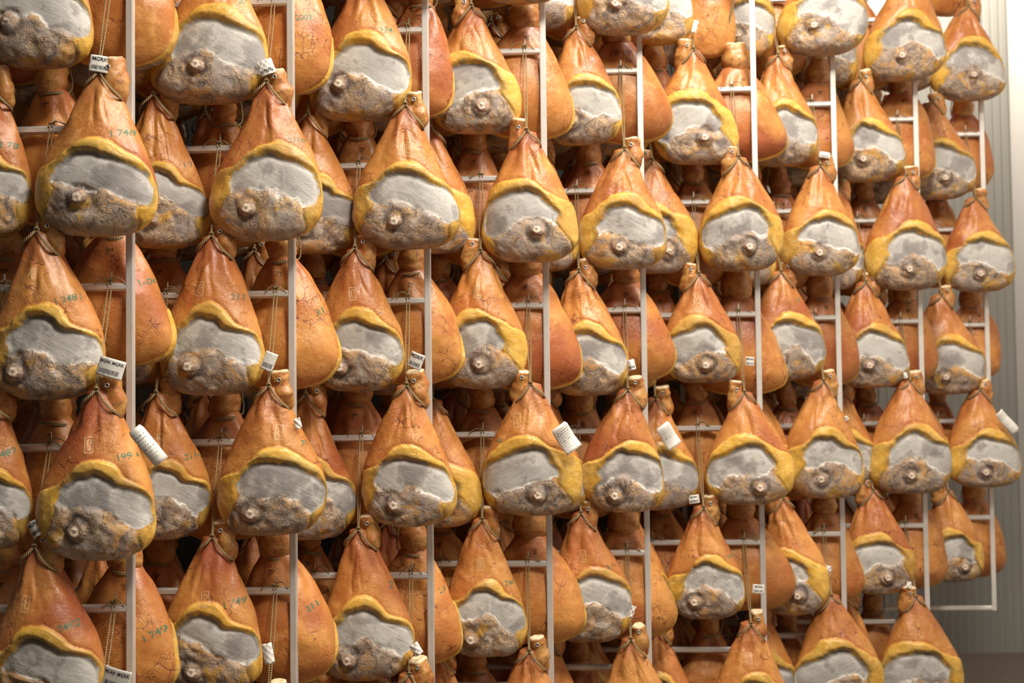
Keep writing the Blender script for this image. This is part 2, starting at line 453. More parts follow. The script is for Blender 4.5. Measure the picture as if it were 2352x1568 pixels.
WTR = [(0, .30), (.07, .41), (.14, .52), (.28, .70), (.42, .84), (.56, .94), (.70, 1.0), (.79, 1.0), (.87, .935), (.93, .80), (.965, .63), (1.0, .36)]
def polar(tab, ph, jit):
    x = [a for a, b in tab]; y = [b for a, b in tab]
    x = [x[-1]-360]+x+[360, 360+x[1]]; y = [y[-1]]+y+[y[0], y[1]]
    v = np.degrees(ph) % 360
    return pinterp(list(zip(x, y)), v)+jit

def build_ham(W, L, bx, seed, mirror=False, nf=84, nb=34, rows=96, face=1.0, slump=0., tone=1., red=.6, fatd=0.3, cz=.68, fat=1.0, rear=False, slant=.15, bxz=None):
    WT_ = WTR if rear else WT
    rg = np.random.default_rng(seed)
    so = rg.random(3)*50
    na = nf+nb
    a = np.concatenate([np.linspace(-np.pi/2, np.pi/2, nf+1)[:-1], np.pi/2+np.linspace(0, np.pi, nb+1)[:-1]])  # angle, 0 = front
    u = np.linspace(0, 1, rows)
    u = u**.92
    A, U = np.meshgrid(a, u)
    A0 = A.copy(); U0 = U.copy()
    def evalp(A, U):
        zf = 1-(1-U)**1.35 if False else U
        zf = np.where(U < .75, U, .75+.25*np.sin((U-.75)/.25*np.pi/2))
        end = np.clip((U-.93)/.07, 0, 1); shrink = np.sqrt(np.clip(1-end**2, 0, 1))
        w = W*pinterp(WT_, zf)*shrink; df = W*pinterp(DF, zf)*shrink; db = W*pinterp(DB, zf)*shrink
        ca, sa = np.cos(A), np.sin(A)
        front = ca > 0
        ex = np.where(front, .80, .90)
        k = np.where(front, sst(zf, .35, .6)*.9, .6)
        e = 1-(1-ex)*k
        xs = np.sign(sa)*np.abs(sa)**e; ys = -np.sign(ca)*np.abs(ca)**e
        d = np.where(front, df, db)
        xc = bx*sst(zf, 0, .85) + slump*W*np.sin(zf*np.pi)*.3
        P = np.stack([xc+w*xs, d*ys, -L*zf], -1).reshape(-1, 3)
        sg = np.array([-1 if mirror else 1, 1, 1])
        # low-frequency irregularity
        q = P*sg/W
        low = fbm(q*np.array([1, .8, 1])+so, .9, 2).reshape(A.shape)
        # lobes: slight hip on the fat side, fuller lower right
        P = P.reshape(A.shape+(3,))
        damp = sst(zf, .05, .35)[..., None]
        P = P+damp*np.stack([(P[..., 0]-xc)*low*.07, P[..., 1]*low*.10, np.zeros_like(low)], -1)
        # front-view planar coordinates used by the fields
        aa = np.where(A > np.pi, A-2*np.pi, A)
        ab = np.abs(aa)
        X = w*np.sign(aa)*np.where(ab < 1.1, np.abs(np.sin(np.clip(ab, 0, 1.1)))**e, np.sin(1.1)**e+(ab-1.1)*.75)
        X = X*(-1 if mirror else 1)
        back = np.where(ca < 0, -ca, 0)
        Zr = -L*zf+cz*L
        r = np.sqrt(X**2+Zr**2)/W + 1.15*back
        ph = np.arctan2(X, Zr)
        jn = fbm(np.stack([np.cos(ph)*1.7, np.sin(ph)*1.7, 0*ph], -1).reshape(-1, 3)+so, 1.1, 3).reshape(A.shape)
        jn2 = fbm(np.stack([np.cos(ph)*2.2, np.sin(ph)*2.2, 0*ph+5], -1).reshape(-1, 3)+so, 1.0, 3).reshape(A.shape)
        up = np.clip(np.cos(ph), 0, 1)
        pd = np.degrees(ph) % 360
        side_ = sst(pd, 215, 250)*(1-sst(pd, 300, 335))
        pw = (pd+180) % 360-180
        sl = 1-slant*np.exp(-((pw-52)/27)**2)+slant*.25*np.exp(-((pw+18)/22)**2)
        ro = sl*polar(RO, ph, .05*jn)+(fat-1)*(.10+.5*side_)+.03*np.clip(slant, 0, 1)
        if rear: ro = ro+.13*(1-up)
        ri = sl*polar(RI, ph, .045*jn2)-(fat-1)*.42*side_
        ro = np.maximum(ro, ri+.035)
        # a notch where two lobes of fat meet
        f1 = (ro*face-r); f2 = (ri*face-r)
        gl = fbm(np.stack([X/W*2, Zr/W*2, 0*X], -1).reshape(-1, 3)+so, 1.2, 3).reshape(A.shape)
        xw = X/W
        g = Zr/W+.08+.46*np.maximum(0, xw-.08)+.05*np.sin(xw*5+so[0])+.10*gl+.10*sst(xw, -.1, -.5)*np.sin(so[1])
        return P, f1, f2, g, zf, xw, up, ph
    # snap grid to the two boundaries
    for which in (1, 2):
        P, f1, f2, g, zf, xw, up, ph = evalp(A, U)
        f = f1 if which == 1 else f2
        best = np.full(A.shape, .5); dA = np.zeros_like(A); dU = np.zeros_like(U)
        for di, dj in ((0, 1), (0, -1), (1, 0), (-1, 0), (1, 1), (-1, -1)):
            f_n = np.roll(f, (-di, -dj), (0, 1)); An = np.roll(A, (-di, -dj), (0, 1)); Un = np.roll(U, (-di, -dj), (0, 1))
            dAn = (An-A+np.pi) % (2*np.pi)-np.pi
            ok = (f*f_n < 0)
            if di == 1: ok[-1] = False
            if di == -1: ok[0] = False
            t = np.where(ok, np.abs(f)/(np.abs(f)+np.abs(f_n)+1e-9), 9)
            better = t < best
            best = np.where(better, t, best); dA = np.where(better, dAn*t, dA); dU = np.where(better, (Un-U)*t, dU)
        mv = best < .5
        mv[0] = False; mv[-1] = False
        if which == 2: mv &= ~snapped
        A = np.where(mv, A+dA, A); U = np.where(mv, U+dU, U)
        snapped = mv
    P, f1, f2, g, zf, xw, up, ph = evalp(A, U)
    R_ = rows
    V = P.reshape(-1, 3)
    # triangles (with the diagonal (1,1)); caps
    i = np.arange(R_-1)[:, None]; j = np.arange(na)[None]
    a0 = i*na+j; a1 = i*na+(j+1) % na; b0 = (i+1)*na+j; b1 = (i+1)*na+(j+1) % na
    T = np.concatenate([np.stack([a0, b0+0*j, b1], -1).reshape(-1, 3), np.stack([a0, b1, a1], -1).reshape(-1, 3)])
    top = len(V); V = np.vstack([V, [[0, 0, .012]]])
    T = np.vstack([T, np.stack([np.full(na, top), np.arange(na), (np.arange(na)+1) % na], -1)])
    def vnorm(V):
        n = np.cross(V[T[:, 1]]-V[T[:, 0]], V[T[:, 2]]-V[T[:, 0]])
        N = np.zeros_like(V)
        for c in range(3):
            for k in range(3): N[:, k] += np.bincount(T[:, c], n[:, k], len(V))
        return N/(np.linalg.norm(N, axis=1)[:, None]+1e-12)
    N = vnorm(V)
    ext = lambda q: np.append(q.reshape(-1), q.reshape(-1)[0])
    F1, F2, G, ZF, XW, UPF = map(ext, (f1, f2, g, zf, xw, up))
    if N[:, 1][np.abs(A.reshape(-1)).argmin()] > 0: N = -N; T = T[:, ::-1]
    sg = np.array([-1 if mirror else 1, 1, 1])
    Q = V*sg/W+so
    tf = .35+.65*UPF
    inF = sst(F1, -.01, .05)*(1-sst(F2, -.06, .0))
    d = .0085*inF*tf*(W/.155)
    d += .0028*fbm(Q, 3.2, 3)*inF
    d += -.0025*np.exp(-(F1/.03)**2)
    d += -.0095*np.exp(-((F2-.03)/.06)**2)*UPF
    meat = sst(F2, 0, .05)
    gm = sst(G, -.05, .04)
    d += meat*gm*(-.0035+.003*fbm(Q, 2.2, 2))
    rid = 1-np.abs(fbm(Q, 3.0, 4))*1.6
    d += meat*(1-gm)*(.0050*fbm(Q, 3.0, 4)+.0025*rid+.002)
    d += -.005*meat*np.exp(-((G+.03)/.04)**2)
    BD = np.full(len(V), 9.)
    if bxz is not None:
        BD = np.hypot(V[:, 0]-bxz[0], V[:, 2]-bxz[1])+np.where(V[:, 1] > 0, 9, 0)
        BD = BD*(1+.22*fbm(Q, 4.0, 2))
        d += .006*np.exp(-(BD/.024)**2)-.0055*np.exp(-((BD-.034)/.009)**2)
    skin = 1-sst(F1, -.03, .02)
    nfold = 5+rg.integers(0, 4)
    AA = ext(np.where(A > np.pi, A-2*np.pi, A))
    fold = np.sin(AA*nfold+2*fbm(Q, 1.6, 2)+so[1])
    d += skin*(.0040*np.exp(-((ZF-.18)/.17)**2)*fold*sst(ZF, .02, .12) + .0026*fbm(Q, 2.0, 3))
    for q_ in range(3):
        c0 = rg.uniform(-.3, .35); wd_ = rg.uniform(.035, .07); z0, z1 = rg.uniform(.05, .15), rg.uniform(.36, .5)
        d += -skin*rg.uniform(.002, .0048)*np.exp(-((XW-c0*sst(ZF, 0, .4)-.05*vnoise(Q*3+q_))/wd_)**2)*sst(ZF, z0, z0+.1)*(1-sst(ZF, z1-.1, z1))*(np.cos(AA) > 0)
    d *= sst(1-ZF, -.001, .02)*.6+.4
    V = V+N*d[:, None]
    N = vnorm(V)
    if N[:, 1][np.abs(A.reshape(-1)).argmin()] > 0: N = -N
    cf1 = F1[T].mean(1) ; cf2 = F2[T].mean(1)
    lab = np.where(cf2 > 0, 2, np.where(cf1 > 0, 1, 0))
    fld = np.stack([F1, F2, G], -1); aux = np.stack([ZF, XW, UPF], -1)
    rc = V*sg+so
    tn = np.tile([tone, red, fatd], (len(V), 1))
    out = []
    for li, nm in ((0, 'skin'), (1, 'fat_rim'), (2, 'meat_face')):
        t = T[lab == li]
        used, inv = np.unique(t, return_inverse=True)
        me = raw_mesh(nm, V[used], inv.reshape(t.shape), dict(fld=fld[used], aux=aux[used], rc=rc[used], tone=tn[used], bd=np.repeat(BD[used][:, None], 3, 1)), True, N[used])
        me.materials.append(HAM); out.append((nm, me))
    bvh = BVHTree.FromPolygons([tuple(v) for v in V], [tuple(t) for t in T.tolist()])
    return out, bvh

def shank_mesh(sgn, seed, rear=False, size=1.0, cap=True):
    rg = np.random.default_rng(seed)
    if rear:
        pts = [(0, 0, -.03), (0, .0, -.012), (0, 0, .014), (0, -.002, .042), (.004*sgn, -.002, .075), (.006*sgn, -.004, .10)]
        rad = [.036, .040, .050, .050, .042, .034]
    else:
        pts = [(.036, .014, -.078), (.040, .0, -.050), (.036, -.006, -.022), (.032, -.008, .003), (.029, -.010, .026), (.027, -.012, .041)]
        rad = [.013, .0255, .0305, .0275, .0275, .0265]
        pts = [(x*sgn, y, z) for x, y, z in pts]
    P = smooth_path(pts, 22); R = np.interp(np.linspace(0, 1, 22), np.linspace(0, 1, len(rad)), rad)*size
    ns = 20
    th = np.arange(ns)/ns*2*np.pi
    T = np.gradient(P, axis=0); T /= np.linalg.norm(T, axis=1)[:, None]
    A = np.cross(T, [0, 1, 0]); A /= np.linalg.norm(A, axis=1)[:, None]; B = np.cross(T, A)
    V = P[:, None]+R[:, None, None]*(np.cos(th)[None, :, None]*A[:, None]+.92*np.sin(th)[None, :, None]*B[:, None])
    # rings: dome and slightly sunken top
    rings = [V]
    for s, h in ((.90, .007), (.62, .009), (.3, .004)):
        rings.append((P[-1]+T[-1]*h+(V[-1]-P[-1])*s)[None])
    V = np.concatenate(rings); n = len(V)
    u = np.repeat(np.concatenate([np.linspace(0, .86, 22), [.96, 1.0, 1.0]]), ns)
    V = V.reshape(-1, 3)
    c = np.repeat(np.concatenate([P, P[-1:], P[-1:], P[-1:]]), ns, 0)
    dirn = (V-c); dirn /= np.linalg.norm(dirn, axis=1)[:, None]+1e-9
    so = rg.random(3)*40
    V = V+dirn*(.0075*fbm(V*28+so, 1, 3)+.0015*fbm(V*110+so, 1, 2))[:, None]
    F = [(i*ns+j, i*ns+(j+1) % ns, (i+1)*ns+(j+1) % ns, (i+1)*ns+j) for i in range(n-1) for j in range(ns)]
    tip = P[-1]+T[-1]*.003
    V = np.vstack([V, tip, P[0]-T[0]*R[0]*.6]); k = len(V)-2
    F += [((n-1)*ns+j, (n-1)*ns+(j+1) % ns, k, k) for j in range(0)]
    Ft = [((n-1)*ns+j, (n-1)*ns+(j+1) % ns, k) for j in range(ns)]+[((j+1) % ns, j, k+1) for j in range(ns)]
    tri = []
    for a_, b_, c_, d_ in F: tri += [(a_, b_, c_), (a_, c_, d_)]
    tri += Ft
    aux = np.zeros((len(V), 3)); aux[:-2, 0] = u; aux[-2, 0] = 1
    me = raw_mesh('shank', V, np.array(tri), dict(aux=aux), True); me.materials.append(SHANK)
    return me
def grommet_meshes():
    th = np.arange(20)/20*2*np.pi
    V, F, R = tube(np.stack([.0052*np.cos(th), 0*th, .0052*np.sin(th)], -1), .0017, 6, True)
    ring = raw_mesh('grommet', V, np.array(F), dict(rc=R)); ring.materials.append(GROM)
    V = [(0, 0, 0)]+[(.0045*np.cos(t), 0, .0045*np.sin(t)) for t in th]
    d = bpy.data.meshes.new('grommet_hole'); d.from_pydata(V, [], [(0, 1+(i+1) % 20, 1+i) for i in range(20)]); d.materials.append(DARKHOLE)
    return ring, d
GRING, GHOLE = grommet_meshes()
def bone_mesh(seed, r=.0165):
    rg = np.random.default_rng(seed); so = rg.random(3)*30
    n, mm = 18, 24
    el = np.linspace(-np.pi/2, np.pi/2, n); az = np.arange(mm)/mm*2*np.pi
    V, AX = [], []
    for e in el:
        for z in az:
            # axis along -y (towards the face side)
            rr = r*np.cos(e)
            V.append((rr*np.cos(z), -r*.78*np.sin(e), rr*.9*np.sin(z)))
            AX.append((max(0, np.sin(e)), max(0, 1-((np.cos(e)*np.cos(z)+.12)**2+(np.cos(e)*np.sin(z)+.1)**2)*7) if e > 0 else 0, 0))
    V = np.array(V); AX = np.array(AX)
    k = AX[:, 1]
    V[:, 1] += .003*np.clip(k, 0, 1)
    V = V*(1+.34*fbm(V*62+so, 1, 4))[:, None]
    F = [(i*mm+j, (i+1)*mm+j, (i+1)*mm+(j+1) % mm, i*mm+(j+1) % mm) for i in range(n-1) for j in range(mm)]
    me = raw_mesh('bone', V, np.array(F)[:, ::-1], dict(rc=V+so, aux=AX)); me.materials.append(BONE)
    return me
BONES = [bone_mesh(i, r) for i, r in enumerate((.0215, .023, .0205, .022, .024))]

def cord_meshes(sgn, rear, up_vec, seed):
    """noose round the neck and the doubled cord up to the rung (local coordinates)"""
    rg = random.Random(seed)
    parts = []
    if rear:
        nz = -.016
        loop = [(.0435*math.cos(t), .0435*math.sin(t), nz+.005*math.cos(t)*sgn) for t in np.arange(12)/12*2*math.pi]
        J = Vector((.043*sgn, .006, nz))
    else:
        J = Vector((0, -.040, .004))
        s = sgn
        loop = [(0, -.040, .004), (.018*s, -.050, -.020), (.040*s, -.046, -.046), (.056*s, -.018, -.064), (.045*s, .025, -.070), (0, .045, -.064), (-.040*s, .030, -.052), (-.050*s, -.010, -.043), (-.036*s, -.040, -.026), (-.014*s, -.048, -.010)]
    for off in ((0, 0, 0), (.0005, -.001, -.0045)):
        parts.append(tube(smooth_path([tuple(np.array(p)+off) for p in loop], 40, True), .0023, 6, True))
    # knot
    parts.append(tube(smooth_path([tuple(J+Vector(v)*.006) for v in ((-1, 0, 0), (0, -1, 1), (1, 0, .3), (0, 1, -.8))], 14, True), .003, 6, True))
    top = Vector(up_vec)
    fy = -.0135 if not rear else .0135
    side_q = Vector((.056*sgn, .0, .045)) if rear else None
    for s2 in (-1, 1):
        a = J+Vector((.0014*s2, 0, .004)); w_ = .0048
        b = top+Vector((w_*s2, fy, -.013)); c = top+Vector((w_*s2, fy, .010)); d = top+Vector((w_*.8*s2, 0, .0145)); e = top+Vector((.002*s2, -fy*.2, .017))
        q = side_q if rear else a.lerp(b, .5)+Vector((.0022*s2, 0, 0))
        parts.append(tube(smooth_path([tuple(v) for v in (a, q, b, c, d, e)], 30), .0021, 6))
    # tie on the rung: wrapped knot and free ends
    parts.append(tube(smooth_path([tuple(top+Vector(v)) for v in ((-.008, -.004, .016), (0, -.008, .021), (.008, -.003, .016), (0, .006, .019))], 16, True), .0028, 6, True))
    for e in range(2):
        sd = rg.choice((-1, 1)); l = rg.uniform(.018, .042); h = rg.uniform(-.004, .012)
        parts.append(tube(smooth_path([tuple(top+Vector(v)) for v in ((0, -.003, .018), (sd*l*.4, -.008-.006*e, .024+h*.6), (sd*l, -.013, .016+h), (sd*(l+.012), -.014, .004+h*.5))], 14), .0019, 5))
    V, F, R = join(parts)
    R[:, 2] = seed*.37
    me = raw_mesh('cord', V, F, dict(rc=R)); me.materials.append(ROPE)
    return me

# text outlines
_tc = {}
def glyphs(txt):
    if txt in _tc: return _tc[txt]
    cu = bpy.data.curves.new('t', 'FONT'); cu.body = txt; cu.align_x = 'CENTER'; cu.align_y = 'CENTER'; cu.resolution_u = 3; cu.offset = .018
    ob = bpy.data.objects.new('t', cu); C.objects.link(ob)
    dg = bpy.context.evaluated_depsgraph_get(); dg.update()
    me = ob.evaluated_get(dg).to_mesh()
    V = np.array([v.co[:2] for v in me.vertices]); F = [tuple(p.vertices) for p in me.polygons]
    ob.evaluated_get(dg).to_mesh_clear(); bpy.data.objects.remove(ob)
    # subdivide long triangles once
    _tc[txt] = (V, F); return _tc[txt]

def print_mesh(name, Vs, F, mat):
    ok = lambda f: all(Vs[i] is not None for i in f) and all((Vector(Vs[f[0]])-Vector(Vs[i])).length < .03 for i in f)
    F = [f for f in F if ok(f)]
    if not F: return None
    used = sorted({i for f in F for i in f}); mp = {v: i for i, v in enumerate(used)}
    me = bpy.data.meshes.new(name); me.from_pydata([Vs[i] for i in used], [], [tuple(mp[i] for i in f) for f in F]); me.materials.append(mat); me.update()
    return me
def project_print(bvh, name, V2, F, cx, cz, size, ang, mat, off=.0007, flip=1):
    """wrap flat print onto the surface by casting along +y"""
    ca, sa = math.cos(ang), math.sin(ang)
    Vs = []
    for x, y in V2:
        X = cx+flip*size*(x*ca-y*sa); Z = cz+size*(x*sa+y*ca)
        h, n, i, dd = bvh.ray_cast(Vector((X, -.5, Z)), Vector((0, 1, 0)))
        if h is None: Vs.append(None); continue
        nn = n if n.y < 0 else -n
        p = h+nn*off; Vs.append(tuple(p))
    return print_mesh(name, Vs, F, mat)
def strokes(segs, wd):
    V, F = [], []
    for (x0, y0, x1, y1) in segs:
        d = math.hypot(x1-x0, y1-y0); nx, ny = -(y1-y0)/d*wd/2, (x1-x0)/d*wd/2
        n = max(1, int(d/.2)); b = len(V)
        for i in range(n+1):
            t = i/n; V += [(x0+(x1-x0)*t+nx, y0+(y1-y0)*t+ny), (x0+(x1-x0)*t-nx, y0+(y1-y0)*t-ny)]
        for i in range(n): F.append((b+2*i, b+2*i+1, b+2*i+3, b+2*i+2))
    return V, F
BOX = [(-.5, -1, .5, -1), (.5, -1, .5, 1), (.5, 1, -.5, 1), (-.5, 1, -.5, -1)]
MARKS = [BOX+[(-.2, .6, .25, .6), (-.2, .6, -.2, -.6), (-.2, -.6, .25, -.6), (.25, .6, .25, .1)],
         BOX+[(-.25, .55, .05, .1), (.05, .1, -.2, -.2), (-.2, -.2, .25, -.65)],
         BOX+[(-.2, .7, -.2, .05), (.2, .7, .2, .05), (-.2, .05, .2, .05), (0, .05, 0, -.7)],
         [(-.45, -.7, 0, .8), (0, .8, .1, -.7), (-.3, -.1, .3, -.1), (.45, .8, .5, -.7)]]
SEAL = [(-.8, .5, .8, .6), (.8, .6, .75, .1), (-.4, .2, -.3, -.7), (.1, .3, .1, -.8), (.45, .35, .5, -.6), (-.4, .2, .5, .3), (-.2, -.3, .4, -.2)]

# ------------------------------------------------------------------ paper tags
def tag_parts(parent, loc, w_, h_, roll, yaw, bend, text=None, bars=True, lines=False, crumple=0., curl=False):
    s = np.random.RandomState(int(abs(loc[0]*9173+loc[2]*377)) % 9999)
    cr_, sr_ = math.cos(roll), math.sin(roll); cy_, sy_ = math.cos(yaw), math.sin(yaw)
    ph = s.rand()*6
    def mp(u, v, off=0):     # u,v in metres about centre
        y = -bend*math.cos(u/w_*3)*.01 + (.006*math.sin(v/h_*5+ph) if curl else 0) + crumple*(.004*math.sin(u*400+ph)*math.cos(v*300+ph))
        x, y, z = u, y-off, v
        x, z = x*cr_-z*sr_, x*sr_+z*cr_
        x, y = x*cy_-y*sy_, x*sy_+y*cy_
        return (loc[0]+x, loc[1]+y, loc[2]+z)
    nu, nv = 10, 10
    V, F = [], []
    for L_ in (0, -.0006):
        for i in range(nu+1):
            for j in range(nv+1):
                u, v = (i/nu-.5)*w_, (j/nv-.5)*h_
                if curl and j == nv: u *= .8
                V.append(mp(u, v, L_))
    N_ = (nu+1)*(nv+1)
    for i in range(nu):
        for j in range(nv):
            a = i*(nv+1)+j; b = a+nv+1
            F += [(a, b, b+1, a+1), (N_+a, N_+a+1, N_+b+1, N_+b)]
    rim = [i*(nv+1) for i in range(nu+1)]+[nu*(nv+1)+j for j in range(1, nv+1)]+[i*(nv+1)+nv for i in range(nu-1, -1, -1)]+[j for j in range(nv-1, 0, -1)]
    for p, q in zip(rim, rim[1:]+rim[:1]): F.append((q, p, N_+p, N_+q))
    me = bpy.data.meshes.new('paper_tag'); me.from_pydata(V, [], F); me.update()
    me.polygons.foreach_set('use_smooth', [True]*len(me.polygons))
    o = link_mesh('paper_tag', me, parent, PAPER)
    V, F = [], []
    def quad(u0, u1, v0, v1):
        b = len(V); n = 3
        for i in range(n+1):
            vv = v0+(v1-v0)*i/n; V.append(mp(u0, vv, .0006)); V.append(mp(u1, vv, .0006))
        for i in range(n): F.append((b+2*i, b+2*i+1, b+2*i+3, b+2*i+2))
    if bars:
        u = -.40*w_
        while u < .36*w_:
            bw = s.choice([.0011, .0016, .0022]); quad(u, u+bw, -.34*h_, -.10*h_); u += bw+s.choice([.0010, .0015])
        me = bpy.data.meshes.new('barcode'); me.from_pydata(V, [], F); me.materials.append(INK); link_mesh('barcode', me, o)
    if lines:
        V, F = [], []
        for r in range(9):
            v = .36*h_-r*h_*.085; u = -.38*w_
            while u < .3*w_:
                l = s.uniform(.002, .007)
                quad(u, min(u+l, .38*w_), v, v+(.0022 if r in (1, 2, 5) else .0009)); u += l+s.uniform(.0015, .006)
        me = bpy.data.meshes.new('print_lines'); me.from_pydata(V, [], F); me.materials.append(INK); link_mesh('print_lines', me, o)
    if text:
        G, FF = glyphs(text); hh = h_*.24
        sc = min(hh/.75, w_*.92/max(1e-3, np.ptp(G[:, 0])))
        V = [mp(x*sc, .27*h_+y*sc, .0007) for x, y in G]
        me = bpy.data.meshes.new('lettering'); me.from_pydata(V, [], FF); me.materials.append(INK); link_mesh('lettering', me, o)
    return o

# ------------------------------------------------------------------ ham assembly
def ham_label(k, n, side, col, look, tagged=False, shade=False):
    where = ('nearest the %s post from left', 'second along from the %s post', 'third along from the %s post')[col] % ORD[k-1]
    i_ = n-(-4 if k <= 4 else -5)
    row = 'cropped topmost' if i_ < 0 else ['top', 'second', 'third', 'fourth', 'fifth', 'sixth', 'seventh'][i_]
    lk = look+' ' if look else ('shaded ' if shade else '')
    return '%sham, %s out%s, %s row, %s' % (lk, 'skin side' if side == 'R' else 'meat side', ', tagged' if tagged and 'tag' not in lk else '', row, where)
ALL = {}
pegs = []
FD, RD = .098, .098          # how far the hams stand in front of / behind the rung plane
def make_ham(k, n, side, col, lx, ly, xl, xr, by, mir=False, yaw=0., bone=None, num=None, mark=None, seed=None, tone=1., red=.6, fatd=.3,
             fat=1.0, look='', tagd=None, lod=False, face=1., shank=True, cz=None, ssz=None, tilt=0., slant=None):
    rear = side == 'R'
    X0 = RX[k-1]-.2
    for _ in range(3):
        Y = rack_y(k, X0)+(RD if rear else -FD)
        J = unproj(lx, ly, Y); X0 = J.x
    B = unproj((xl+xr)/2, by, Y); L_ = J.z-B.z; W_ = (unproj(xr, (ly+by)/2, Y)-unproj(xl, (ly+by)/2, Y)).length/2
    bx = (B.x-J.x)
    # undo the roll of the picture for the vertical drop
    seed = seed if seed is not None else (k*100+(n+7)*10+col*3+(5 if rear else 0))
    root = bpy.data.objects.new('ham', None); C.objects.link(root); root.location = J
    sgn = -1 if mir else 1
    res = dict(nf=84, nb=30, rows=92) if not lod else dict(nf=40, nb=40, rows=56)
    if rear: yw = math.pi+yaw; bxl = -bx
    else: yw = yaw; bxl = bx
    rg = random.Random(seed)
    ssz = ssz or (rg.uniform(.98, 1.16) if not rear else rg.uniform(.92, 1.08))
    if slant is None: slant = rg.uniform(.0, .26) if not mir else rg.uniform(-.05, .18)
    if bone or not rear:
        if bone:
            p_ = unproj(bone[0], bone[1], Y); bx_, bz_ = p_.x-J.x, p_.z-J.z
            c_, s_ = math.cos(-tilt), math.sin(-tilt); bx_, bz_ = (bx_*c_+bz_*s_)/max(.5, math.cos(yaw)), -bx_*s_+bz_*c_
        else: bx_, bz_ = bxl-.25*W_*sgn, -.82*L_
        bxz = (bx_, bz_)
    else: bxz = None
    parts, bvh = build_ham(W_, L_, bxl, seed, mirror=mir, tone=tone, red=red, fatd=fatd, fat=fat, face=face, cz=cz or rg.uniform(.665, .695), rear=rear, bxz=bxz, slant=slant, slump=rg.uniform(-.3, .3), **res)
    for nm, me in parts:
        o = link_mesh(nm, me, root); o.rotation_euler = (0, tilt, yw)
    sh = link_mesh('shank', shank_mesh(sgn, seed+9, rear, ssz*W_/.155), root)
    sh.rotation_euler = (0, tilt, yaw)
    if not rear:
        gx, gz = .027*sgn, rg.uniform(.012, .028)
        for me, nm, dy in ((GHOLE, 'grommet_hole', -.0005), (GRING, 'grommet', -.001)):
            q = link_mesh(nm, me, sh); q.location = (gx, -.0375*ssz*W_/.155, gz)
    up = Vector((rg.uniform(-.003, .003), rack_y(k, J.x)-J.y, rungz(n)-J.z))
    link_mesh('cord', cord_meshes(sgn, rear, up, seed), root)
    pegs.append((k, J.x+up.x+.003, rungz(n)))
    def loc2(px, py):
        p = unproj(px, py, Y); return p.x-J.x, p.z-J.z
    def unrot(x, z):      # root plane -> body-local plane
        c_, s_ = math.cos(-tilt), math.sin(-tilt)
        x, z = x*c_+z*s_, -x*s_+z*c_
        return x/max(.5, math.cos(yaw)), z
    if bone or not rear:
        x, z = unrot(*loc2(*bone)) if bone else (bxl-.25*W_*sgn, -.82*L_)
        h, nn, i_, d_ = bvh.ray_cast(Vector((x, -.5, z)), Vector((0, 1, 0)))
        if h is not None:
            b = link_mesh('bone', BONES[seed % 5], root)
            R0 = Matrix.Rotation(yaw, 4, 'Z') if not rear else Matrix.Rotation(yw, 4, 'Z')
            R0 = R0 @ Matrix.Rotation(tilt, 4, 'Y')
            p = R0 @ (h+Vector((0, .0115, 0))); b.location = p
            n2 = nn if nn.y < 0 else -nn
            b.rotation_euler = (math.atan2(-n2.z, -n2.y)*.6*-1, rg.uniform(-.5, .5), yaw)
    def print_on(name, V2, F, px, py, size, ang, mat):
        x, z = loc2(px, py)
        if rear:      # the ray must strike the side that faces the viewer
            x, z = -x, z
            ca, sa = math.cos(ang), math.sin(ang); Vs = []
            for vx, vy in V2:
                X = x-size*(vx*ca-vy*sa); Z = z+size*(vx*sa+vy*ca)
                h, nn, i_, d_ = bvh.ray_cast(Vector((X, .5, Z)), Vector((0, -1, 0)))
                Vs.append(None if h is None else tuple(h+(nn if nn.y > 0 else -nn)*.0007))
            me = print_mesh(name, Vs, F, mat)
        else:
            x, z = unrot(x, z)
            me = project_print(bvh, name, V2, F, x, z, size, ang, mat)
        if me is None: return
        o = link_mesh(name, me, root); o.rotation_euler = (0, tilt, yw)
        return o
    if num:
        txt, px, py, ang, sz = num
        G, FF = glyphs(txt); print_on('ink_number', G, FF, px, py, sz, math.radians(ang), GREEN)
    if mark:
        V2, FF = strokes(MARKS[mark[2] % 4], .17)
        print_on('brand_mark', V2, FF, mark[0], mark[1], .021*W_/.155, math.radians(rg.uniform(-8, 8)), BRAND)
    if rear:
        V2, FF = strokes(SEAL, .22)
        pz = unproj(lx, ly, Y); sx, sy = lx+rg.uniform(-8, 8), ly+.055*F_PX/Y
        print_on('ink_stamp', V2, FF, sx, sy, .013, rg.uniform(-.3, .3), BLACKST)
    for px, py, tw, th, roll, kind in ([] if not tagd else tagd if isinstance(tagd, list) else [tagd]):
        p = unproj(px, py, J.y-(.115 if 'L' in kind else .045))
        pp = p-J
        txt = None; kw = {}
        if 'M' in kind: txt = 'MGRK MGRK' if '2' in kind else 'MGRK'
        tag_parts(root, tuple(pp), tw, th, math.radians(roll), rg.uniform(-.35, .35) if 'L' not in kind else .25, rg.uniform(.4, 1.3), txt, 'B' in kind, 'L' in kind, 1.0 if 'C' in kind else .2, 'L' in kind)
    tag(root, ham_label(k, n, side, col, look, bool(tagd)), 'ham', 'hams hanging from the steel racks')
    ALL[(k, n, side, col)] = root
    return root

# key: rack, rung, side, column, loop x,y, left, right, bottom (picture px)
H = []
def F_(k, n, col, lx, ly, xl, xr, by, **kw): H.append((k, n, 'F', col, lx, ly, xl, xr, by, kw))
def R_(k, n, col, lx, ly, xl, xr, by, **kw): H.append((k, n, 'R', col, lx, ly, xl, xr, by, kw))
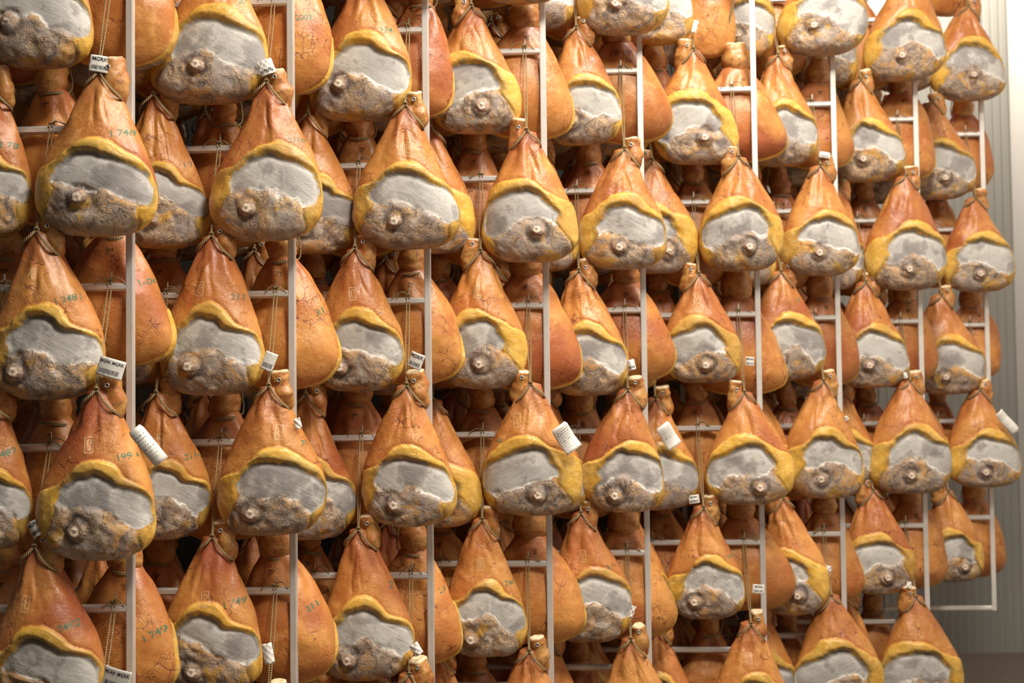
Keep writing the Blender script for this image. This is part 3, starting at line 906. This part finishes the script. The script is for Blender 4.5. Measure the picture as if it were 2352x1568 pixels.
# ---- first rack
F_(1, -4, 0, 100, -195, -28, 218, 157, bone=(40, 65), tone=.95, look='big', ssz=1.18, slant=0.1)
F_(1, -3, 0, 236, 176, 98, 361, 542, bone=(200, 462), num=('1 748 0', 300, 312, 12, .026), look='broad green-numbered', tagd=(228, 147, .052, .046, -8, 'MB'), red=.8, ssz=1.18, slant=0.14)
F_(1, -3, 1, -18, 195, -130, 80, 547, num=('2 780', 36, 340, 0, .026), look='green-numbered')
F_(1, -2, 0, 95, 535, -18, 230, 917, bone=(50, 855), num=('1 2481', 168, 690, 17, .026), mark=(87, 633, 3), look='veined', fatd=.6, red=.9, ssz=1.18, slant=0.3)
F_(1, -1, 0, 231, 898, 97, 358, 1285, bone=(190, 1215), num=('199 0', 302, 1046, 12, .026), mark=(218, 1020, 0), look='twin-tagged', tagd=[(255, 845, .072, .052, -17, 'MB2'), (340, 1022, .042, .115, 38, 'L')], red=.9, ssz=1.18, slant=0.24)
F_(1, -1, 1, -20, 905, -135, 72, 1262, num=('7482', 22, 1040, 20, .026), look='cropped')
F_(1, 0, 0, 90, 1255, -25, 232, 1655, num=('1 7492', 170, 1432, 20, .026), mark=(80, 1380, 1), look='large', tagd=(85, 1213, .045, .045, 30, 'MB'), red=.8, ssz=1.18, slant=0.2)
F_(1, 1, 0, 240, 1625, 105, 372, 2010, look='tagged', tagd=(268, 1560, .085, .06, -12, 'MB2'), ssz=1.1)
R_(1, -4, 0, 268, -190, 150, 403, 157)
R_(1, -3, 0, 120, 207, 15, 235, 520)
R_(1, -2, 0, 262, 538, 165, 407, 838, num=('1-002', 350, 648, 20, .028), look='smooth green-numbered')
R_(1, -2, 1, 15, 583, -90, 125, 900)
R_(1, -1, 0, 130, 958, 20, 240, 1270)
R_(1, 0, 0, 290, 1298, 170, 416, 1598, num=('1 7492', 375, 1445, 25, .028), look='speckled green-numbered')
# ---- second rack
F_(2, -4, 0, 492, -95, 345, 611, 238, bone=(465, 165), num=('27', 563, 12, 0, .024), look='wide', fatd=.5, slant=0.12)
F_(2, -3, 0, 617, 197, 487, 733, 553, bone=(582, 487), num=('2116', 688, 328, 10, .022), look='yellow-hipped', tagd=(612, 155, .046, .046, 20, 'CB'), slant=0.03)
F_(2, -3, 1, 360, 225, 270, 477, 570, num=('1 748', 436, 378, 15, .026), yaw=.25, tone=.95, look='veined', slant=0.3)
F_(2, -2, 0, 492, 545, 368, 607, 907, bone=(450, 843), num=('2116', 562, 685, 0, .026), mark=(475, 668, 0), look='dark-faced', fatd=.5, slant=0.28)
F_(2, -1, 0, 622, 888, 497, 741, 1228, bone=(583, 1175), num=('201', 705, 1015, 8, .022), mark=(645, 992, 1), look='wrinkled', tagd=[(618, 830, .038, .056, -22, 'B'), (684, 972, .02, .032, 15, 'C')], slant=0.08)
F_(2, -1, 1, 366, 905, 275, 477, 1238, num=('2116', 440, 1046, 10, .026), mark=(370, 1010, 2), yaw=.22, tone=.95, look='creased', slant=0.3)
F_(2, 0, 0, 494, 1232, 372, 615, 1585, bone=(457, 1535), num=('1 749', 548, 1378, 12, .028), mark=(487, 1368, 0), look='long green-numbered', slant=0.28)
F_(2, 1, 0, 622, 1600, 500, 745, 1960, look='stub-topped', tagd=(616, 1500, .03, .06, 10, 'C'))
R_(2, -4, 0, 650, -115, 545, 756, 218, num=('2002', 705, 55, 5, .026))
R_(2, -3, 0, 515, 280, 420, 615, 570)
R_(2, -3, 1, 262, 300, 170, 355, 600)
R_(2, -2, 0, 648, 592, 540, 772, 893, num=('211', 748, 715, 25, .026), look='plump')
R_(2, -2, 1, 375, 588, 280, 470, 880)
R_(2, -1, 0, 517, 948, 410, 620, 1240)
R_(2, 0, 0, 637, 1268, 530, 772, 1567, num=('211', 727, 1385, 30, .026), look='red-streaked')
R_(2, 0, 1, 371, 1280, 275, 470, 1570)
# ---- third rack
F_(3, -4, 0, 835, -45, 708, 938, 278, bone=(788, 207), num=('174', 893, 82, 5, .026), look='split-skinned', red=.9, slant=0.26)
F_(3, -3, 0, 933, 248, 823, 1054, 572, bone=(910, 515), mark=(940, 352, 0), look='pale wide', ssz=1.05, red=.35, slant=0.16)
F_(3, -3, 1, 711, 268, 620, 812, 583, yaw=.22, look='half-hidden', slant=0.25)
F_(3, -2, 0, 818, 574, 720, 931, 898, bone=(787, 845), mark=(816, 678, 0), num=('17', 902, 718, 0, .024), look='folded-neck', slant=0.14)
F_(3, -1, 0, 936, 886, 833, 1052, 1208, bone=(913, 1158), num=('2', 1022, 1025, 0, .026), look='seamed', tagd=(956, 828, .048, .050, -22, 'MB'), red=.3)
F_(3, -1, 1, 706, 908, 610, 815, 1238, num=('11', 785, 1030, 10, .026), yaw=.22, look='pinkish')
F_(3, 0, 0, 826, 1215, 730, 948, 1560, bone=(805, 1508), num=('2', 900, 1340, 0, .028), look='wrinkle-necked', red=.9, slant=0.24)
F_(3, 1, 0, 942, 1545, 825, 1065, 1890, look='stub-topped', tagd=(956, 1490, .03, .04, 30, 'C'))
R_(3, -4, 0, 965, 10, 870, 1053, 270)
R_(3, -4, 1, 710, 28, 620, 800, 320)
R_(3, -3, 0, 825, 312, 730, 925, 590)
R_(3, -2, 0, 945, 620, 850, 1058, 883, look='amber')
R_(3, -2, 1, 720, 635, 640, 800, 900)
R_(3, -1, 0, 820, 918, 730, 930, 1200)
R_(3, 0, 0, 950, 1260, 860, 1066, 1522, num=('21', 1018, 1350, 25, .026), look='red-marked')
R_(3, 0, 1, 712, 1255, 630, 800, 1530)
R_(3, 1, 0, 862, 1552, 780, 950, 1810)
# ---- fourth rack
F_(4, -4, 0, 1083, 22, 990, 1196, 307, mir=True, bone=(1104, 255), mark=(1070, 102, 0), look='left-leaning', fat=1.15)
F_(4, -3, 0, 1209, 306, 1112, 1328, 602, mir=True, bone=(1233, 536), look='arch-rimmed', fat=1.15, tagd=None)
F_(4, -3, 1, 990, 300, 898, 1098, 582, mir=True, look='yellow-hipped', fat=1.3)
F_(4, -2, 0, 1104, 580, 1010, 1212, 892, mir=True, bone=(1103, 838), mark=(1098, 675, 0), look='deep-cut', fat=1.2, red=.25)
F_(4, -1, 0, 1218, 883, 1112, 1338, 1183, mir=True, bone=(1238, 1135), mark=(1190, 965, 1), num=('26', 1150, 1010, -20, .024), look='round', fat=1.2, tagd=(1300, 1005, .062, .100, 35, 'L'))
F_(4, -1, 1, 995, 920, 905, 1107, 1210, mir=True, look='grooved', fat=1.3)
F_(4, 0, 0, 1108, 1192, 1025, 1218, 1507, bone=(1083, 1463), num=('1748', 1168, 1335, 12, .026), mark=(1104, 1292, 2), look='green-numbered', slant=0.2)
F_(4, 1, 0, 1215, 1492, 1120, 1322, 1790, look='crown-topped', ssz=1.05)
R_(4, -4, 0, 1205, 62, 1105, 1326, 322)
R_(4, -3, 0, 1090, 343, 1000, 1185, 610)
R_(4, -2, 0, 1210, 628, 1105, 1336, 896, look='yellow-edged')
R_(4, -1, 0, 1107, 934, 1010, 1200, 1200)
R_(4, 0, 0, 1218, 1228, 1115, 1343, 1476, look='yellow-edged')
R_(4, 1, 0, 1090, 1530, 1010, 1180, 1780)
# ---- fifth rack
F_(5, -5, 0, 1432, -190, 1327, 1534, 80, bone=(1413, 22), look='cropped')
F_(5, -5, 1, 1235, -175, 1150, 1320, 70)
F_(5, -4, 0, 1322, 70, 1240, 1425, 333, mark=(1315, 131, 0), look='narrow')
F_(5, -3, 0, 1432, 347, 1333, 1536, 618, bone=(1422, 573), look='lumpy yellow-sided', fat=1.15, ssz=1.05)
F_(5, -2, 0, 1328, 624, 1252, 1442, 908, bone=(1325, 865), mark=(1345, 710, 1), look='fine-striped', slant=0.22)
F_(5, -1, 0, 1440, 896, 1342, 1535, 1175, bone=(1408, 1137), num=('14', 1508, 1018, 10, .024), look='neat', tagd=(1450, 838, .028, .038, 12, 'B'))
F_(5, 0, 0, 1333, 1177, 1255, 1447, 1473, mark=(1336, 1273, 2), num=('21', 1398, 1300, 0, .026), look='brand-marked')
F_(5, 1, 0, 1447, 1465, 1358, 1548, 1740, look='stub-topped', ssz=1.05, tagd=(1452, 1405, .016, .045, -20, 'C'))
R_(5, -4, 0, 1418, 100, 1325, 1544, 330)
R_(5, -3, 0, 1353, 370, 1260, 1440, 620)
R_(5, -2, 0, 1438, 647, 1340, 1552, 876, look='wide yellow-edged')
R_(5, -1, 0, 1333, 940, 1240, 1425, 1190)
R_(5, 0, 0, 1434, 1215, 1340, 1562, 1463)
R_(5, 1, 0, 1330, 1512, 1250, 1410, 1750, num=('4', 1378, 1515, 0, .026))
# ---- sixth rack
F_(6, -5, 1, 1535, -145, 1447, 1592, 103, look='behind')
F_(6, -4, 0, 1590, 120, 1505, 1698, 377, mir=True, bone=(1608, 325), look='golden-hipped', fat=1.25, tagd=(1596, 62, .022, .05, -15, 'C'))
F_(6, -3, 0, 1693, 366, 1605, 1799, 622, mir=True, bone=(1710, 573), look='double-lobed', fat=1.15, red=.8)
F_(6, -3, 1, 1495, 372, 1420, 1600, 628, mir=True, look='yellow-footed', fat=1.35)
F_(6, -2, 0, 1602, 632, 1525, 1708, 878, mir=True, bone=(1618, 840), mark=(1597, 688, 2), look='yellow-cornered', fat=1.2, tagd=None)
F_(6, -1, 0, 1706, 902, 1618, 1815, 1158, mir=True, bone=(1740, 1118), look='heart-rimmed', fat=1.2, tagd=(1722, 830, .034, .034, -5, 'MB'))
F_(6, -1, 1, 1503, 915, 1415, 1600, 1170, look='paper-covered', tagd=(1535, 1000, .062, .100, 35, 'L'))
F_(6, 0, 0, 1613, 1165, 1538, 1711, 1420, bone=(1590, 1378), num=('1 1008', 1672, 1275, 12, .02), look='bruised', tagd=(1594, 1146, .040, .032, 8, 'MB'), red=.9, slant=0.12)
F_(6, 1, 0, 1721, 1430, 1630, 1810, 1695, mark=(1712, 1505, 0), look='plain-skinned', tagd=(1742, 1352, .045, .034, -5, 'MB'))
F_(6, 1, 1, 1508, 1440, 1430, 1603, 1690, look='reddish')
R_(6, -5, 0, 1635, -110, 1560, 1686, 132, look='rounded')
R_(6, -4, 0, 1690, 160, 1600, 1804, 372, look='veined')
R_(6, -3, 0, 1592, 415, 1510, 1670, 660)
R_(6, -2, 0, 1693, 682, 1600, 1812, 906, look='yellow-edged')
R_(6, -1, 0, 1600, 915, 1525, 1680, 1160)
R_(6, 0, 0, 1702, 1188, 1615, 1820, 1400, look='yellow-edged')
R_(6, 1, 0, 1627, 1447, 1540, 1700, 1690)
# ---- seventh rack
F_(7, -5, 0, 1880, -125, 1783, 1983, 126, bone=(1862, 70), look='big cropped')
F_(7, -5, 1, 1715, -100, 1635, 1781, 133)
F_(7, -4, 0, 1783, 132, 1705, 1877, 382, look='tucked-in')
F_(7, -3, 0, 1880, 385, 1799, 1975, 633, bone=(1872, 585), look='blotchy', tagd=(1894, 356, .044, .024, -12, 'B'))
F_(7, -3, 1, 1715, 400, 1640, 1785, 660)
F_(7, -2, 0, 1790, 627, 1712, 1895, 873, num=('10', 1826, 690, 10, .022), look='thick-rimmed', red=.9)
F_(7, -1, 0, 1887, 876, 1812, 1993, 1143, bone=(1876, 1098), look='cracked-skin', tagd=(1943, 960, .018, .02, 30, 'C'))
F_(7, 0, 0, 1795, 1142, 1735, 1900, 1410, mir=True, look='slanted', fat=1.2, yaw=-.3, red=.9)
F_(7, 1, 0, 1905, 1367, 1822, 2022, 1620, mir=True, look='smooth', fat=1.15, tagd=(1901, 1308, .03, .034, -15, 'CB'))
R_(7, -4, 0, 1878, 190, 1800, 1966, 390)
R_(7, -3, 0, 1792, 443, 1715, 1865, 670)
R_(7, -2, 0, 1883, 679, 1800, 1974, 886, look='rust-coloured')
R_(7, -1, 0, 1806, 930, 1735, 1880, 1150)
R_(7, 0, 0, 1893, 1178, 1805, 1983, 1383)
R_(7, 1, 0, 1807, 1437, 1735, 1880, 1660)
# ---- eighth rack
F_(8, -5, 0, 2075, -60, 1980, 2163, 186, bone=(2062, 138), look='pale-faced')
F_(8, -5, 1, 1905, -50, 1820, 1970, 203)
F_(8, -4, 0, 1972, 188, 1905, 2070, 418, bone=(1975, 372), look='green-flecked')
F_(8, -3, 0, 2076, 408, 1987, 2173, 666, bone=(2075, 622), look='yellow-based', fat=1.1, num=('1', 2110, 478, 0, .02))
F_(8, -3, 1, 1920, 430, 1835, 1982, 666)
F_(8, -2, 0, 1984, 650, 1915, 2088, 890, bone=(1983, 840), look='star-veined')
F_(8, -1, 0, 2085, 877, 1995, 2188, 1133, bone=(2078, 1090), look='red-topped', tagd=(2080, 862, .018, .026, 0, 'C'))
F_(8, 0, 0, 2000, 1125, 1932, 2099, 1363, mir=True, bone=(2027, 1322), look='shallow-cut', tagd=(1992, 1078, .012, .03, 0, 'C'), red=.7)
F_(8, 1, 0, 2098, 1370, 2018, 2206, 1625, mir=True, look='veined', fat=1.2, tagd=(2088, 1343, .026, .028, -10, 'C'))
F_(8, 1, 1, 1938, 1362, 1865, 2010, 1600)
R_(8, -4, 0, 2070, 210, 1985, 2152, 415)
R_(8, -3, 0, 1984, 455, 1905, 2050, 680)
R_(8, -2, 0, 2078, 688, 1990, 2158, 876)
R_(8, -1, 0, 1990, 922, 1925, 2060, 1140)
R_(8, 0, 0, 2092, 1153, 2000, 2179, 1350)
R_(8, 1, 0, 2003, 1400, 1930, 2070, 1610)
# ---- ninth rack
F_(9, -5, 0, 2218, 20, 2137, 2311, 231, bone=(2220, 182), look='rightmost high')
F_(9, -5, 1, 2075, 10, 2000, 2146, 212)
F_(9, -4, 0, 2136, 237, 2070, 2239, 458, bone=(2160, 415), look='pale-faced', tagd=None)
F_(9, -3, 0, 2235, 457, 2167, 2331, 670, bone=(2242, 632), look='egg-shaped')
F_(9, -2, 0, 2157, 680, 2095, 2261, 905, bone=(2160, 867), look='red-spotted')
F_(9, -1, 0, 2245, 895, 2180, 2346, 1118, bone=(2252, 1083), look='rightmost tagged', tagd=(2313, 968, .045, .125, 42, 'L'), red=.8)
F_(9, 0, 0, 2172, 1127, 2110, 2262, 1335, mir=True, bone=(2203, 1298), look='lowest hanging', fat=1.1)
R_(9, -6, 0, 2215, -200, 2135, 2272, 10)
R_(9, -5, 0, 2160, -165, 2090, 2235, 36)
R_(9, -4, 0, 2212, 263, 2125, 2280, 440)
R_(9, -3, 0, 2150, 455, 2085, 2225, 660)
R_(9, -2, 0, 2231, 700, 2140, 2294, 873)
R_(9, -1, 0, 2153, 920, 2085, 2215, 1100)
R_(9, 0, 0, 2237, 1148, 2150, 2309, 1325)

for (k, n, side, col, lx, ly, xl, xr, by, kw) in H:
    rr = random.Random(k*31+n*7+col)
    kw.setdefault('tone', rr.uniform(.93, 1.07)); kw.setdefault('yaw', rr.uniform(-.08, .08)); kw.setdefault('red', rr.uniform(.3, .85))
    kw.setdefault('fatd', rr.uniform(.15, .75))
    kw['lod'] = side == 'R' or (col == 1 and k > 3)
    if side == 'R': kw.setdefault('mir', rr.random() < .5)
    make_ham(k, n, side, col, lx, ly, xl, xr, by, **kw)

# ------------------------------------------------------------------ deeper hams of each rack: copies of those already built
def copy_tree(o, parent=None, skip=()):
    c = o.copy(); C.objects.link(c); c.parent = parent
    for ch in o.children:
        if ch.name.split('.')[0] not in skip: copy_tree(ch, c, skip)
    return c
def proj(p):
    d = Vector((p[0], p[1], p[2]-CAMZ)); z = d.dot(FWD)
    return 1176+F_PX*d.dot(RIGHT)/z, 784-F_PX*d.dot(UP)/z
OFF = {(1, 'F'): (.055, .385, .715), (1, 'R'): (.225, .555, .885), (0, 'F'): (.225, .555, .885), (0, 'R'): (.055, .385, .715)}
MISSING = {(6, -5, 'F', 0)}
srcF = [v for kk, v in ALL.items() if kk[2] == 'F' and kk[3] == 0 and -5 < kk[1] < 1]
srcR = [v for kk, v in ALL.items() if kk[2] == 'R']
rf = random.Random(5)
for k in range(1, 10):
    for n in range(-5, 2):
        if k == 9 and n == 1: continue
        for side in 'FR':
            for col in range(3):
                key = (k, n, side, col)
                if key in ALL or key in MISSING: continue
                o_ = OFF[(n % 2, side)][col]
                X = RX[k-1]-o_*math.cos(PSI); Y = rack_y(k, X)+(RD if side == 'R' else -FD)
                Z = rungz(n)-(.29 if side == 'F' else .335)
                px, py = proj((X, Y, Z-.2))
                if px < -170 or py < -300 or py > 1568+180: continue
                pool = [(abs(s.location.z-0)) for s in (srcF if side == 'F' else srcR)]
                s = rf.choice(srcF if side == 'F' else srcR)
                c = copy_tree(s, None, ('paper_tag', 'ink_number', 'cord'))
                c.location = (X, Y, Z)
                cd = link_mesh('cord', cord_meshes(1, side == 'R', Vector((0, rack_y(k, X)-Y, rungz(n)-Z)), k*50+n), c)
                pegs.append((k, X+.003, rungz(n)))
                tag(c, ham_label(k, n, side, col, '', False, True), 'ham', 'hams hanging from the steel racks')
                ALL[key] = c
for k, X, z in pegs:
    p = link_mesh('peg', PEG, RACKS[k-1])
    d = (RX[k-1]-X)/math.cos(PSI)
    p.location = (-d, 0, z+.0105-.6)
# ------------------------------------------------------------------ ceiling lamps bodies
for i, (lx, ly, sx, sy, e) in enumerate(LIGHTS):
    lm = link_mesh('ceiling_lamp', box_mesh('ceiling_lamp', lx-sx/2-.03, lx+sx/2+.03, ly-sy/2-.03, ly+sy/2+.03, CEIL-.05, CEIL, .006), None, GROM)
    tag(lm, ('long flat ceiling lamp high above the right of the aisle', 'square flat ceiling lamp behind the camera', 'small flat ceiling lamp over the middle racks', 'narrow ceiling lamp close to the ribbed back wall')[i], 'ceiling lamp', 'ceiling lamps out of view')
